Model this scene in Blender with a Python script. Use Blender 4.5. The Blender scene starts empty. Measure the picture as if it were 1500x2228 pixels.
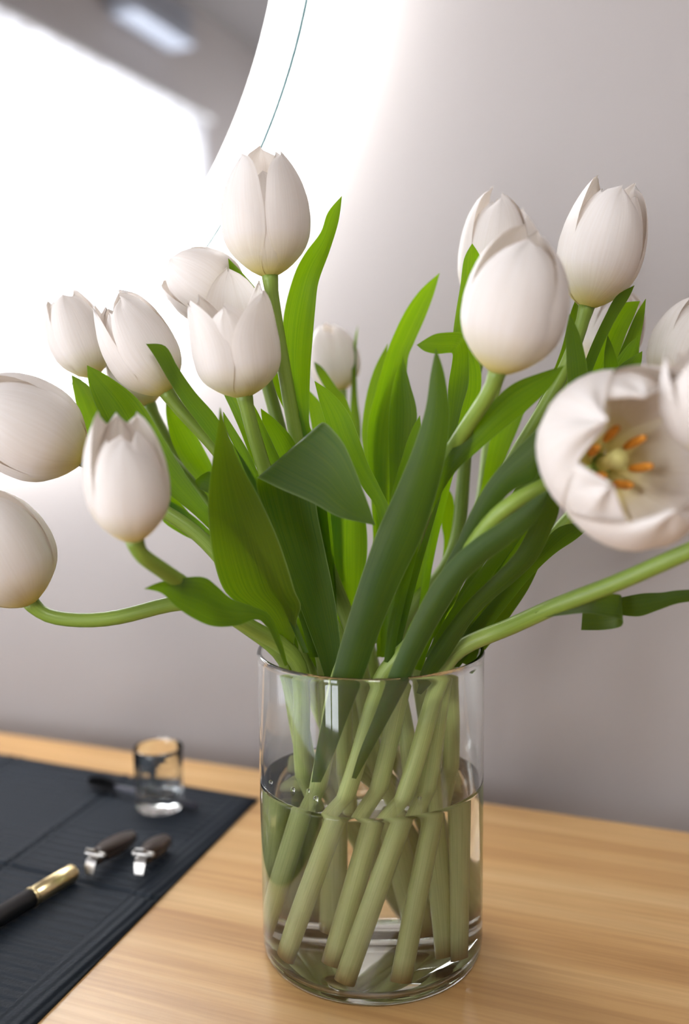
import bpy, bmesh, math, random
from mathutils import Vector, Matrix

rnd = random.Random(7)
scene = bpy.context.scene
col = scene.collection

# ------------------------------------------------------------------ camera
# world: X runs along the mirror wall, Y points into that wall, Z is up, table top at z = 0 (metres)
FPX, CX, CY = 2114.2, 750.0, 1114.0
PITCH, ROLL, YAW = 0.118, -0.0104, 0.3753
CAM_H = 0.2992
TABLE_Y = 0.6793                 # back edge of the table
WALL_Y = TABLE_Y + 0.05          # the table stands a little off the wall
VD = 0.5036                      # distance of the vase axis from the camera, along the view's heading
cp, sp, cr, sr = math.cos(PITCH), math.sin(PITCH), math.cos(ROLL), math.sin(ROLL)


def to_world_dir(x, y, z):       # heading frame (x right, y ahead, z up) -> world
    return Vector((x * math.cos(YAW) - y * math.sin(YAW), x * math.sin(YAW) + y * math.cos(YAW), z))


HR = to_world_dir(1, 0, 0)
HF = to_world_dir(0, 1, 0)
R_ = cr * HR + sr * to_world_dir(0, sp, cp)
U_ = -sr * HR + cr * to_world_dir(0, sp, cp)
F_ = to_world_dir(0, cp, -sp)
CAM = Vector((0, 0, CAM_H))

cam_data = bpy.data.cameras.new('camera')
cam_data.sensor_fit = 'VERTICAL'
cam_data.sensor_height = 36.0
cam_data.sensor_width = 24.0
cam_data.lens = FPX / 2228.0 * 36.0
cam_data.clip_start = 0.01
cam_data.dof.use_dof = True
cam_data.dof.focus_distance = 0.495
cam_data.dof.aperture_fstop = 3.0
cam = bpy.data.objects.new('camera', cam_data)
m = Matrix((R_, U_, -F_)).transposed().to_4x4()
m.translation = CAM
cam.matrix_world = m
col.objects.link(cam)
scene.camera = cam

# ------------------------------------------------------------------ world, daylight, exposure
SKY = 8.4
world = bpy.data.worlds.new('daylight')
scene.world = world
world.use_nodes = True
bg = world.node_tree.nodes['Background']
bg.inputs[0].default_value = (0.93, 0.96, 1.0, 1)
bg.inputs[1].default_value = SKY
LED_FRONT = 7.5
LED_BACK = 17.0
FILL_LAMP = 31.0  # strength of the added ceiling fill

vs = scene.view_settings
vs.view_transform = 'Standard'
vs.look = 'None'
vs.gamma = 1.0
vs.use_curve_mapping = False
vs.exposure = 0.76
scene.cycles.max_bounces = 16
scene.cycles.transmission_bounces = 12
scene.cycles.transparent_max_bounces = 12
scene.cycles.diffuse_bounces = 5
scene.cycles.glossy_bounces = 6
scene.cycles.sample_clamp_indirect = 12.0
scene.cycles.use_denoising = True


def ray(px, py):
    return F_ + R_ * ((px - CX) / FPX) - U_ * ((py - CY) / FPX)


def W(px, py, dy=0.0):           # point seen at a pixel, dy metres behind (+) / before (-) the vase axis
    d = ray(px, py)
    return CAM + d * ((VD + dy) / d.dot(HF))


def onz(px, py, z=0.0):          # point seen at a pixel on the horizontal plane z
    d = ray(px, py)
    return CAM + d * ((z - CAM_H) / d.z)


# ------------------------------------------------------------------ materials
def mat(name):
    mt = bpy.data.materials.new(name)
    mt.use_nodes = True
    nt = mt.node_tree
    nt.nodes.clear()
    out = nt.nodes.new('ShaderNodeOutputMaterial')
    return mt, nt, out


def N(nt, kind, **kw):
    n = nt.nodes.new(kind)
    for k, v in kw.items():
        if k.startswith('i_'):
            n.inputs[k[2:].replace('_', ' ')].default_value = v
        else:
            setattr(n, k, v)
    return n


def simple(name, colour, rough=0.5, metal=0.0, spec=0.5):
    mt, nt, out = mat(name)
    b = N(nt, 'ShaderNodeBsdfPrincipled')
    b.inputs['Base Color'].default_value = (*colour, 1)
    b.inputs['Roughness'].default_value = rough
    b.inputs['Metallic'].default_value = metal
    b.inputs['Specular IOR Level'].default_value = spec
    nt.links.new(b.outputs[0], out.inputs[0])
    return mt


def ramp(nt, stops):
    r = nt.nodes.new('ShaderNodeValToRGB')
    e = r.color_ramp.elements
    while len(e) < len(stops):
        e.new(0.5)
    for el, (p, c) in zip(e, stops):
        el.position = p
        el.color = (*c, 1)
    return r


def emission(name, colour, strength):
    mt, nt, out = mat(name)
    e = N(nt, 'ShaderNodeEmission')
    e.inputs[0].default_value = (*colour, 1)
    e.inputs[1].default_value = strength
    nt.links.new(e.outputs[0], out.inputs[0])
    return mt


def wall_material():
    mt, nt, out = mat('painted_wall')
    b = N(nt, 'ShaderNodeBsdfPrincipled')
    b.inputs['Roughness'].default_value = 0.75
    b.inputs['Specular IOR Level'].default_value = 0.25
    tc = N(nt, 'ShaderNodeTexCoord')
    n1 = N(nt, 'ShaderNodeTexNoise')
    n1.inputs['Scale'].default_value = 160
    n1.inputs['Detail'].default_value = 4
    n2 = N(nt, 'ShaderNodeTexNoise')
    n2.inputs['Scale'].default_value = 3
    r = ramp(nt, [(0.3, (0.355, 0.324, 0.312)), (0.7, (0.378, 0.346, 0.334))])
    bp = N(nt, 'ShaderNodeBump')
    bp.inputs['Strength'].default_value = 0.12
    bp.inputs['Distance'].default_value = 0.002
    L = nt.links.new
    L(tc.outputs['Object'], n1.inputs['Vector'])
    L(tc.outputs['Object'], n2.inputs['Vector'])
    L(n2.outputs[0], r.inputs[0])
    L(r.outputs[0], b.inputs['Base Color'])
    L(n1.outputs[0], bp.inputs['Height'])
    L(bp.outputs[0], b.inputs['Normal'])
    L(b.outputs[0], out.inputs[0])
    return mt


def wood_material():
    mt, nt, out = mat('oak')
    L = nt.links.new
    b = N(nt, 'ShaderNodeBsdfPrincipled')
    b.inputs['Roughness'].default_value = 0.33
    b.inputs['Specular IOR Level'].default_value = 0.6
    tc = N(nt, 'ShaderNodeTexCoord')
    mp = N(nt, 'ShaderNodeMapping')
    mp.inputs['Scale'].default_value = (1.6, 26, 26)
    n1 = N(nt, 'ShaderNodeTexNoise')
    n1.inputs['Scale'].default_value = 1.6
    n1.inputs['Detail'].default_value = 5
    n1.inputs['Distortion'].default_value = 0.4
    mp2 = N(nt, 'ShaderNodeMapping')
    mp2.inputs['Scale'].default_value = (9, 260, 260)
    n2 = N(nt, 'ShaderNodeTexNoise')
    n2.inputs['Scale'].default_value = 1.0
    n2.inputs['Detail'].default_value = 3
    r1 = ramp(nt, [(0.25, (0.44, 0.235, 0.085)), (0.5, (0.57, 0.335, 0.135)), (0.75, (0.66, 0.435, 0.205))])
    r2 = ramp(nt, [(0.35, (0.80, 0.76, 0.70)), (0.6, (1, 1, 1))])
    mx = N(nt, 'ShaderNodeMix', data_type='RGBA', blend_type='MULTIPLY')
    mx.inputs[0].default_value = 0.7
    L(tc.outputs['Object'], mp.inputs[0])
    L(tc.outputs['Object'], mp2.inputs[0])
    L(mp.outputs[0], n1.inputs['Vector'])
    L(mp2.outputs[0], n2.inputs['Vector'])
    L(n1.outputs[0], r1.inputs[0])
    L(n2.outputs[0], r2.inputs[0])
    L(r1.outputs[0], mx.inputs[6])
    L(r2.outputs[0], mx.inputs[7])
    L(mx.outputs[2], b.inputs['Base Color'])
    bp = N(nt, 'ShaderNodeBump')
    bp.inputs['Strength'].default_value = 0.1
    bp.inputs['Distance'].default_value = 0.001
    L(n2.outputs[0], bp.inputs['Height'])
    L(bp.outputs[0], b.inputs['Normal'])
    L(b.outputs[0], out.inputs[0])
    return mt


def napkin_material():
    mt, nt, out = mat('dark_paper')
    L = nt.links.new
    b = N(nt, 'ShaderNodeBsdfPrincipled')
    b.inputs['Base Color'].default_value = (0.013, 0.018, 0.026, 1)
    b.inputs['Roughness'].default_value = 0.6
    b.inputs['Specular IOR Level'].default_value = 0.14
    tc = N(nt, 'ShaderNodeTexCoord')
    wv = N(nt, 'ShaderNodeTexWave', bands_direction='Y')
    wv.inputs['Scale'].default_value = 39
    wv.inputs['Distortion'].default_value = 0.3
    wx = N(nt, 'ShaderNodeTexWave', bands_direction='X')
    wx.inputs['Scale'].default_value = 50
    sep = N(nt, 'ShaderNodeSeparateXYZ')
    # ribs across the sheet, a border of lines along its right-hand edge
    gt = N(nt, 'ShaderNodeMath', operation='GREATER_THAN')
    gt.inputs[1].default_value = -0.020
    sl = N(nt, 'ShaderNodeMath', operation='MULTIPLY_ADD')
    sl.inputs[1].default_value = 0.062
    mx = N(nt, 'ShaderNodeMix', data_type='FLOAT')
    ns = N(nt, 'ShaderNodeTexNoise')
    ns.inputs['Scale'].default_value = 600
    add = N(nt, 'ShaderNodeMath', operation='MULTIPLY_ADD')
    add.inputs[1].default_value = 0.4
    bp = N(nt, 'ShaderNodeBump')
    bp.inputs['Strength'].default_value = 0.5
    bp.inputs['Distance'].default_value = 0.0014
    L(tc.outputs['Object'], wv.inputs[0])
    L(tc.outputs['Object'], wx.inputs[0])
    L(tc.outputs['Object'], sep.inputs[0])
    L(tc.outputs['Object'], ns.inputs['Vector'])
    L(sep.outputs[1], sl.inputs[0])
    L(sep.outputs[0], sl.inputs[2])
    L(sl.outputs[0], gt.inputs[0])
    L(gt.outputs[0], mx.inputs[0])
    L(wv.outputs['Fac'], mx.inputs[2])
    L(wx.outputs['Fac'], mx.inputs[3])
    L(ns.outputs[0], add.inputs[0])
    L(mx.outputs[0], add.inputs[2])
    L(add.outputs[0], bp.inputs['Height'])
    L(bp.outputs[0], b.inputs['Normal'])
    L(b.outputs[0], out.inputs[0])
    return mt


def petal_material():
    mt, nt, out = mat('white_petal')
    L = nt.links.new
    uv = N(nt, 'ShaderNodeUVMap')
    sep = N(nt, 'ShaderNodeSeparateXYZ')
    L(uv.outputs[0], sep.inputs[0])
    c = ramp(nt, [(0.0, (0.60, 0.52, 0.10)), (0.06, (0.80, 0.70, 0.30)), (0.16, (0.84, 0.78, 0.63)), (0.34, (0.835, 0.785, 0.75)), (1.0, (0.84, 0.80, 0.78))])
    mp = N(nt, 'ShaderNodeMapping')
    mp.inputs['Scale'].default_value = (22, 1.2, 1)
    ns = N(nt, 'ShaderNodeTexNoise')
    ns.inputs['Scale'].default_value = 1.5
    ns.inputs['Detail'].default_value = 4
    L(uv.outputs[0], mp.inputs[0])
    L(mp.outputs[0], ns.inputs['Vector'])
    L(sep.outputs[1], c.inputs[0])
    streak = ramp(nt, [(0.3, (0.95, 0.93, 0.90)), (0.65, (1, 1, 1))])
    L(ns.outputs[0], streak.inputs[0])
    mx = N(nt, 'ShaderNodeMix', data_type='RGBA', blend_type='MULTIPLY')
    mx.inputs[0].default_value = 0.8
    L(c.outputs[0], mx.inputs[6])
    L(streak.outputs[0], mx.inputs[7])
    b = N(nt, 'ShaderNodeBsdfPrincipled')
    b.inputs['Roughness'].default_value = 0.5
    b.inputs['Specular IOR Level'].default_value = 0.25
    L(mx.outputs[2], b.inputs['Base Color'])
    bp = N(nt, 'ShaderNodeBump')
    bp.inputs['Strength'].default_value = 0.25
    bp.inputs['Distance'].default_value = 0.0006
    L(ns.outputs[0], bp.inputs['Height'])
    L(bp.outputs[0], b.inputs['Normal'])
    t = N(nt, 'ShaderNodeBsdfTranslucent')
    tint = N(nt, 'ShaderNodeMix', data_type='RGBA', blend_type='MULTIPLY')
    tint.inputs[0].default_value = 1.0
    tint.inputs[7].default_value = (0.98, 0.90, 0.78, 1)
    L(mx.outputs[2], tint.inputs[6])
    L(tint.outputs[2], t.inputs[0])
    ms = N(nt, 'ShaderNodeMixShader')
    ms.inputs[0].default_value = 0.24
    L(b.outputs[0], ms.inputs[1])
    L(t.outputs[0], ms.inputs[2])
    L(ms.outputs[0], out.inputs[0])
    return mt


def leaf_material():
    mt, nt, out = mat('tulip_leaf')
    L = nt.links.new
    uv = N(nt, 'ShaderNodeUVMap')
    mp = N(nt, 'ShaderNodeMapping')
    mp.inputs['Scale'].default_value = (26, 0.7, 1)
    oi = N(nt, 'ShaderNodeObjectInfo')
    ns = N(nt, 'ShaderNodeTexNoise')
    ns.noise_dimensions = '4D'
    ns.inputs['Scale'].default_value = 2.2
    ns.inputs['Detail'].default_value = 4
    big = N(nt, 'ShaderNodeTexNoise')
    big.noise_dimensions = '4D'
    big.inputs['Scale'].default_value = 2.5
    L(uv.outputs[0], mp.inputs[0])
    L(mp.outputs[0], ns.inputs['Vector'])
    L(uv.outputs[0], big.inputs['Vector'])
    mul = N(nt, 'ShaderNodeMath', operation='MULTIPLY')
    mul.inputs[1].default_value = 40
    L(oi.outputs['Random'], mul.inputs[0])
    L(mul.outputs[0], ns.inputs['W'])
    L(mul.outputs[0], big.inputs['W'])
    c1 = ramp(nt, [(0.3, (0.017, 0.040, 0.004)), (0.7, (0.034, 0.064, 0.009))])
    L(ns.outputs[0], c1.inputs[0])
    c2 = ramp(nt, [(0.2, (0.023, 0.052, 0.014)), (0.8, (0.046, 0.062, 0.004))])
    L(big.outputs[0], c2.inputs[0])
    mx = N(nt, 'ShaderNodeMix', data_type='RGBA')
    mx.inputs[0].default_value = 0.5
    L(c1.outputs[0], mx.inputs[6])
    L(c2.outputs[0], mx.inputs[7])
    b = N(nt, 'ShaderNodeBsdfPrincipled')
    b.inputs['Roughness'].default_value = 0.45
    b.inputs['Specular IOR Level'].default_value = 0.22
    oc = N(nt, 'ShaderNodeMix', data_type='RGBA', blend_type='MULTIPLY')
    oc.inputs[0].default_value = 1.0
    L(mx.outputs[2], oc.inputs[6])
    L(oi.outputs['Color'], oc.inputs[7])
    sx = N(nt, 'ShaderNodeSeparateXYZ')
    L(uv.outputs[0], sx.inputs[0])
    ab = N(nt, 'ShaderNodeMath', operation='SUBTRACT')
    ab.inputs[1].default_value = 0.5
    L(sx.outputs[0], ab.inputs[0])
    ab2 = N(nt, 'ShaderNodeMath', operation='ABSOLUTE')
    L(ab.outputs[0], ab2.inputs[0])
    mr = N(nt, 'ShaderNodeMapRange')
    mr.inputs[1].default_value = 0.47
    mr.inputs[2].default_value = 0.498
    mr.inputs[4].default_value = 0.55
    L(ab2.outputs[0], mr.inputs[0])
    em = N(nt, 'ShaderNodeMix', data_type='RGBA')
    em.inputs[7].default_value = (0.20, 0.26, 0.10, 1)
    L(mr.outputs[0], em.inputs[0])
    L(oc.outputs[2], em.inputs[6])
    L(em.outputs[2], b.inputs['Base Color'])
    bp = N(nt, 'ShaderNodeBump')
    bp.inputs['Strength'].default_value = 0.25
    bp.inputs['Distance'].default_value = 0.0006
    L(ns.outputs[0], bp.inputs['Height'])
    L(bp.outputs[0], b.inputs['Normal'])
    t = N(nt, 'ShaderNodeBsdfTranslucent')
    ct = ramp(nt, [(0.3, (0.20, 0.43, 0.0015)), (0.7, (0.36, 0.60, 0.004))])
    L(ns.outputs[0], ct.inputs[0])
    L(ct.outputs[0], t.inputs[0])
    ms = N(nt, 'ShaderNodeMixShader')
    th = N(nt, 'ShaderNodeMath', operation='MULTIPLY')
    th.inputs[1].default_value = 0.5
    L(oi.outputs['Alpha'], th.inputs[0])
    L(th.outputs[0], ms.inputs[0])
    L(b.outputs[0], ms.inputs[1])
    L(t.outputs[0], ms.inputs[2])
    L(ms.outputs[0], out.inputs[0])
    return mt


def stem_material():
    mt, nt, out = mat('tulip_stem')
    L = nt.links.new
    uv = N(nt, 'ShaderNodeUVMap')
    sep = N(nt, 'ShaderNodeSeparateXYZ')
    L(uv.outputs[0], sep.inputs[0])
    # cut end, pale lower stem, greener upper stem
    c = ramp(nt, [(0.0, (0.30, 0.20, 0.06)), (0.03, (0.56, 0.60, 0.27)), (0.35, (0.45, 0.53, 0.18)), (0.55, (0.20, 0.29, 0.045)), (1.0, (0.20, 0.30, 0.04))])
    L(sep.outputs[1], c.inputs[0])
    ns = N(nt, 'ShaderNodeTexNoise')
    ns.inputs['Scale'].default_value = 9
    ns.inputs['Detail'].default_value = 4
    mp = N(nt, 'ShaderNodeMapping')
    mp.inputs['Scale'].default_value = (3, 1, 1)
    L(uv.outputs[0], mp.inputs[0])
    L(mp.outputs[0], ns.inputs['Vector'])
    v = ramp(nt, [(0.3, (0.82, 0.84, 0.75)), (0.7, (1.1, 1.06, 1.05))])
    L(ns.outputs[0], v.inputs[0])
    mx = N(nt, 'ShaderNodeMix', data_type='RGBA', blend_type='MULTIPLY')
    mx.inputs[0].default_value = 1
    L(c.outputs[0], mx.inputs[6])
    L(v.outputs[0], mx.inputs[7])
    b = N(nt, 'ShaderNodeBsdfPrincipled')
    b.inputs['Roughness'].default_value = 0.42
    b.inputs['Subsurface Weight'].default_value = 0.0
    L(mx.outputs[2], b.inputs['Base Color'])
    L(b.outputs[0], out.inputs[0])
    return mt


def glass_material(name, ior, colour, rough=0.0):
    mt, nt, out = mat(name)
    g = N(nt, 'ShaderNodeBsdfGlass')
    g.inputs['Color'].default_value = (*colour, 1)
    g.inputs['Roughness'].default_value = rough
    g.inputs['IOR'].default_value = ior
    nt.links.new(g.outputs[0], out.inputs[0])
    return mt


def curtain_material():
    mt, nt, out = mat('sheer_curtain')
    L = nt.links.new
    d = N(nt, 'ShaderNodeBsdfDiffuse')
    d.inputs[0].default_value = (0.85, 0.85, 0.86, 1)
    t = N(nt, 'ShaderNodeBsdfTranslucent')
    t.inputs[0].default_value = (0.50, 0.50, 0.52, 1)
    tr = N(nt, 'ShaderNodeBsdfTransparent')
    tr.inputs[0].default_value = (0.95, 0.95, 0.97, 1)
    m1 = N(nt, 'ShaderNodeMixShader')
    m1.inputs[0].default_value = 0.6
    m2 = N(nt, 'ShaderNodeMixShader')
    m2.inputs[0].default_value = 0.06
    L(d.outputs[0], m1.inputs[1])
    L(t.outputs[0], m1.inputs[2])
    L(m1.outputs[0], m2.inputs[1])
    L(tr.outputs[0], m2.inputs[2])
    L(m2.outputs[0], out.inputs[0])
    return mt


M = dict(
    wall=wall_material(), wood=wood_material(), napkin=napkin_material(), petal=petal_material(),
    leaf=leaf_material(), stem=stem_material(),
    glass=glass_material('vase_glass', 1.5, (0.992, 0.998, 0.996)),
    water=glass_material('water', 1.333, (0.995, 0.998, 0.985)),
    shot=glass_material('shot_glass', 1.5, (0.98, 0.99, 0.99)),
    ceiling=simple('ceiling_paint', (0.14, 0.128, 0.125), 0.8),
    floor=simple('floor_boards', (0.30, 0.20, 0.12), 0.5),
    curtain=curtain_material(),
    mirror=simple('silvered_glass', (0.93, 0.93, 0.94), 0.0, 1.0),
    led_front=emission('frosted_led_band', (1.0, 1.0, 1.0), LED_FRONT),
    led_back=emission('led_strip', (0.97, 0.985, 1.0), LED_BACK),
    lamp=emission('fill_lamp_diffuser', (1.0, 0.99, 0.98), FILL_LAMP),  # glow of the added, unseen ceiling fill
    glass_edge=simple('glass_edge', (0.10, 0.26, 0.28), 0.2),
    housing=simple('aluminium_housing', (0.7, 0.7, 0.7), 0.4, 0.6),
    white_plastic=simple('white_plastic', (0.40, 0.44, 0.52), 0.5),
    grey_plastic=simple('grey_plastic', (0.24, 0.25, 0.28), 0.4),
    white_frame=simple('white_frame', (0.8, 0.8, 0.8), 0.4),
    black=simple('black_lacquer', (0.012, 0.011, 0.012), 0.32),
    bristle=simple('black_bristle', (0.006, 0.006, 0.007), 0.8),
    grey_handle=simple('smoky_handle', (0.05, 0.05, 0.07), 0.35),
    gold=simple('brushed_gold', (0.82, 0.66, 0.36), 0.28, 1.0),
    silver=simple('polished_steel', (0.45, 0.43, 0.41), 0.32, 1.0),
    brown=simple('dark_brown_plastic', (0.035, 0.022, 0.016), 0.3),
    anther=simple('orange_anther', (0.75, 0.30, 0.03), 0.7),
    pistil=simple('pale_pistil', (0.72, 0.68, 0.25), 0.5),
)


# ------------------------------------------------------------------ mesh helpers
def link(name, verts, faces, material, parent=None, origin=None, uvs=None, smooth=True, props=None):
    o0 = Vector(origin) if origin is not None else (Vector(parent.location) if parent is not None and parent.type == 'EMPTY' else Vector((0, 0, 0)))
    me = bpy.data.meshes.new(name)
    me.from_pydata([tuple(Vector(v) - o0) for v in verts], [], faces)
    if uvs is not None:
        lay = me.uv_layers.new(name='UVMap')
        for lp in me.loops:
            lay.data[lp.index].uv = uvs[lp.vertex_index]
    if smooth:
        for p in me.polygons:
            p.use_smooth = True
    me.materials.append(material)
    me.update()
    o = bpy.data.objects.new(name, me)
    col.objects.link(o)
    if parent is not None:
        o.parent = parent
        # parent world translation chain
        base = Vector((0, 0, 0))
        q = parent
        while q is not None:
            base += Vector(q.location)
            q = q.parent
        o.location = o0 - base
    else:
        o.location = o0
    return o


def tag(o, label=None, cat=None, group=None, kind=None):
    if label:
        o['label'] = label
    if cat:
        o['category'] = cat
    if group:
        o['group'] = group
    if kind:
        o['kind'] = kind
    return o


def empty(name, loc, label=None, cat=None, group=None, kind=None):
    o = bpy.data.objects.new(name, None)
    o.empty_display_size = 0.02
    o.location = loc
    col.objects.link(o)
    return tag(o, label, cat, group, kind)


def fix_normals(o):
    bm = bmesh.new()
    bm.from_mesh(o.data)
    bmesh.ops.recalc_face_normals(bm, faces=bm.faces[:])
    bm.to_mesh(o.data)
    bm.free()


def box(name, lo, hi, material, parent=None, origin=None, bevel=0.0, kind=None):
    bm = bmesh.new()
    bmesh.ops.create_cube(bm, size=1)
    lo, hi = Vector(lo), Vector(hi)
    for v in bm.verts:
        v.co = Vector(((lo[i] + hi[i]) / 2 + v.co[i] * (hi[i] - lo[i]) for i in range(3)))
    if bevel:
        bmesh.ops.bevel(bm, geom=bm.edges[:] + bm.verts[:], offset=bevel, segments=3, profile=0.5, affect='EDGES')
    bm.verts.index_update()
    vs_ = [v.co.copy() for v in bm.verts]
    fs = [[v.index for v in f.verts] for f in bm.faces]
    bm.free()
    o = link(name, vs_, fs, material, parent, origin, smooth=False)
    if kind:
        o['kind'] = kind
    return o


def lathe(profile, centre, seg=64, axis=None):
    """closed or open (r, h) profile turned about an axis through centre; returns verts, faces"""
    c = Vector(centre)
    ax = Vector(axis).normalized() if axis is not None else Vector((0, 0, 1))
    t = Vector((1, 0, 0)) if abs(ax.x) < 0.9 else Vector((0, 1, 0))
    e1 = (t - ax * t.dot(ax)).normalized()
    e2 = ax.cross(e1)
    verts, faces, rings = [], [], []
    for r, h in profile:
        if r < 1e-7:
            rings.append([len(verts)])
            verts.append(c + ax * h)
        else:
            rings.append(list(range(len(verts), len(verts) + seg)))
            for k in range(seg):
                a = 2 * math.pi * k / seg
                verts.append(c + ax * h + (e1 * math.cos(a) + e2 * math.sin(a)) * r)
    for A, B in zip(rings, rings[1:]):
        if len(A) == 1 and len(B) == 1:
            continue
        for k in range(seg):
            k2 = (k + 1) % seg
            if len(A) == 1:
                faces.append((A[0], B[k], B[k2]))
            elif len(B) == 1:
                faces.append((A[k], B[0], A[k2]))
            else:
                faces.append((A[k], B[k], B[k2], A[k2]))
    return verts, faces


def turned(name, profile, centre, material, parent=None, origin=None, seg=64, axis=None, smooth=True):
    v, f = lathe(profile, centre, seg, axis)
    o = link(name, v, f, material, parent, origin, smooth=smooth)
    fix_normals(o)
    return o


def catmull(pts, per=8):
    """pts: list of equal-length tuples; uniform Catmull-Rom, passes through all"""
    n = len(pts)
    out = []
    for i in range(n - 1):
        p0, p1, p2, p3 = pts[max(i - 1, 0)], pts[i], pts[i + 1], pts[min(i + 2, n - 1)]
        for k in range(per):
            t = k / per
            out.append(tuple(0.5 * (2 * b + (c - a) * t + (2 * a - 5 * b + 4 * c - d) * t * t + (3 * b - a - 3 * c + d) * t ** 3)
                             for a, b, c, d in zip(p0, p1, p2, p3)))
    out.append(tuple(pts[-1]))
    return out


def smooth_path(pts, step=0.006):
    """even steps along a chord-length (centripetal) Catmull-Rom through 3D points, then lightly relaxed"""
    P = [Vector(p) for p in pts]
    P = [P[0] * 2 - P[1]] + P + [P[-1] * 2 - P[-2]]
    out = []
    for i in range(1, len(P) - 2):
        p0, p1, p2, p3 = P[i - 1:i + 3]
        t0 = 0.0
        t1 = t0 + max((p1 - p0).length, 1e-6) ** .5
        t2 = t1 + max((p2 - p1).length, 1e-6) ** .5
        t3 = t2 + max((p3 - p2).length, 1e-6) ** .5
        m_ = max(2, int((p2 - p1).length / step))
        for k in range(m_):
            t = t1 + (t2 - t1) * k / m_
            a1 = p0 * ((t1 - t) / (t1 - t0)) + p1 * ((t - t0) / (t1 - t0))
            a2 = p1 * ((t2 - t) / (t2 - t1)) + p2 * ((t - t1) / (t2 - t1))
            a3 = p2 * ((t3 - t) / (t3 - t2)) + p3 * ((t - t2) / (t3 - t2))
            b1 = a1 * ((t2 - t) / (t2 - t0)) + a2 * ((t - t0) / (t2 - t0))
            b2 = a2 * ((t3 - t) / (t3 - t1)) + a3 * ((t - t1) / (t3 - t1))
            out.append(b1 * ((t2 - t) / (t2 - t1)) + b2 * ((t - t1) / (t2 - t1)))
    out.append(P[-2])
    for _ in range(6):
        out = [out[0]] + [(out[i - 1] + out[i] * 2 + out[i + 1]) / 4 for i in range(1, len(out) - 1)] + [out[-1]]
    return out


def tube(path, radii, seg=10, caps=True):
    verts, faces, uvs = [], [], []
    P = [Vector(p) for p in path]
    ln = [0.0]
    for a, b in zip(P, P[1:]):
        ln.append(ln[-1] + (b - a).length)
    T = [(P[min(i + 1, len(P) - 1)] - P[max(i - 1, 0)]).normalized() for i in range(len(P))]
    t = T[0]
    ref = Vector((1, 0, 0)) if abs(t.x) < 0.8 else Vector((0, 1, 0))
    e1 = (ref - t * ref.dot(t)).normalized()
    for i, p in enumerate(P):
        t = T[i]
        e1 = (e1 - t * e1.dot(t)).normalized()
        e2 = t.cross(e1)
        for k in range(seg):
            a = 2 * math.pi * k / seg
            verts.append(p + (e1 * math.cos(a) + e2 * math.sin(a)) * radii[i])
            uvs.append((min(k, seg - k) / seg * 2, ln[i] / ln[-1]))
    for i in range(len(P) - 1):
        for k in range(seg):
            k2 = (k + 1) % seg
            faces.append((i * seg + k, i * seg + k2, (i + 1) * seg + k2, (i + 1) * seg + k))
    if caps:
        faces.append(tuple(range(seg - 1, -1, -1)))
        faces.append(tuple((len(P) - 1) * seg + k for k in range(seg)))
    return verts, faces, uvs


def interp(tab, x):
    for (x0, y0), (x1, y1) in zip(tab, tab[1:]):
        if x <= x1:
            t = (x - x0) / (x1 - x0)
            t = max(0.0, min(1.0, t))
            return y0 + (y1 - y0) * t
    return tab[-1][1]


def smooth_table(tab, n=64):
    """monotone-ish smoothing of a piecewise table"""
    xs = [i / n for i in range(n + 1)]
    ys = [interp(tab, x) for x in xs]
    for _ in range(5):
        ys = [ys[0]] + [(ys[i - 1] + 2 * ys[i] + ys[i + 1]) / 4 for i in range(1, n)] + [ys[-1]]
    return list(zip(xs, ys))


# ------------------------------------------------------------------ the room
LEFT_X, RIGHT_X, BACK_Y = -1.915, 1.9, -3.0
FLOOR_Z, CEIL_Z = -0.75, 1.75
T = 0.1
WIN_Y0, WIN_Y1, WIN_Z1 = -1.97, 0.30, 1.335
tag(box('floor', (LEFT_X - T, BACK_Y - T, FLOOR_Z - T), (RIGHT_X + T, WALL_Y + T, FLOOR_Z), M['floor']), 'brown wooden floor of the room', None, kind='structure')
tag(box('ceiling', (LEFT_X - T, BACK_Y - T, CEIL_Z), (RIGHT_X + T, WALL_Y + T, CEIL_Z + T), M['ceiling']), 'dim taupe ceiling seen in the mirror', None, kind='structure')
tag(box('wall_back', (LEFT_X - T, WALL_Y, FLOOR_Z), (RIGHT_X + T, WALL_Y + T, CEIL_Z), M['wall']), 'pale beige wall behind the table carrying the mirror', None, kind='structure')
tag(box('wall_right', (RIGHT_X, BACK_Y, FLOOR_Z), (RIGHT_X + T, WALL_Y, CEIL_Z), M['wall']), 'beige side wall away from the window', None, kind='structure')
W2X0, W2X1, W2Z0, W2Z1 = -1.86, -0.85, -0.60, 1.25  # opening for an added, unseen window that gives frontal fill light
wf = empty('wall_front', (0, BACK_Y, FLOOR_Z), 'beige wall opposite the mirror with an added fill window', None, kind='structure')
for lo, hi in (((LEFT_X, BACK_Y - T, FLOOR_Z), (W2X0, BACK_Y, CEIL_Z)), ((W2X1, BACK_Y - T, FLOOR_Z), (RIGHT_X, BACK_Y, CEIL_Z)),
               ((W2X0, BACK_Y - T, FLOOR_Z), (W2X1, BACK_Y, W2Z0)), ((W2X0, BACK_Y - T, W2Z1), (W2X1, BACK_Y, CEIL_Z))):
    box('wall_section', lo, hi, M['wall'], wf)
fill_win = empty('fill_window', ((W2X0 + W2X1) / 2, BACK_Y - 0.05, W2Z0), 'wide white framed window facing the mirror wall, added unseen for fill light', None, kind='structure')
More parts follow.
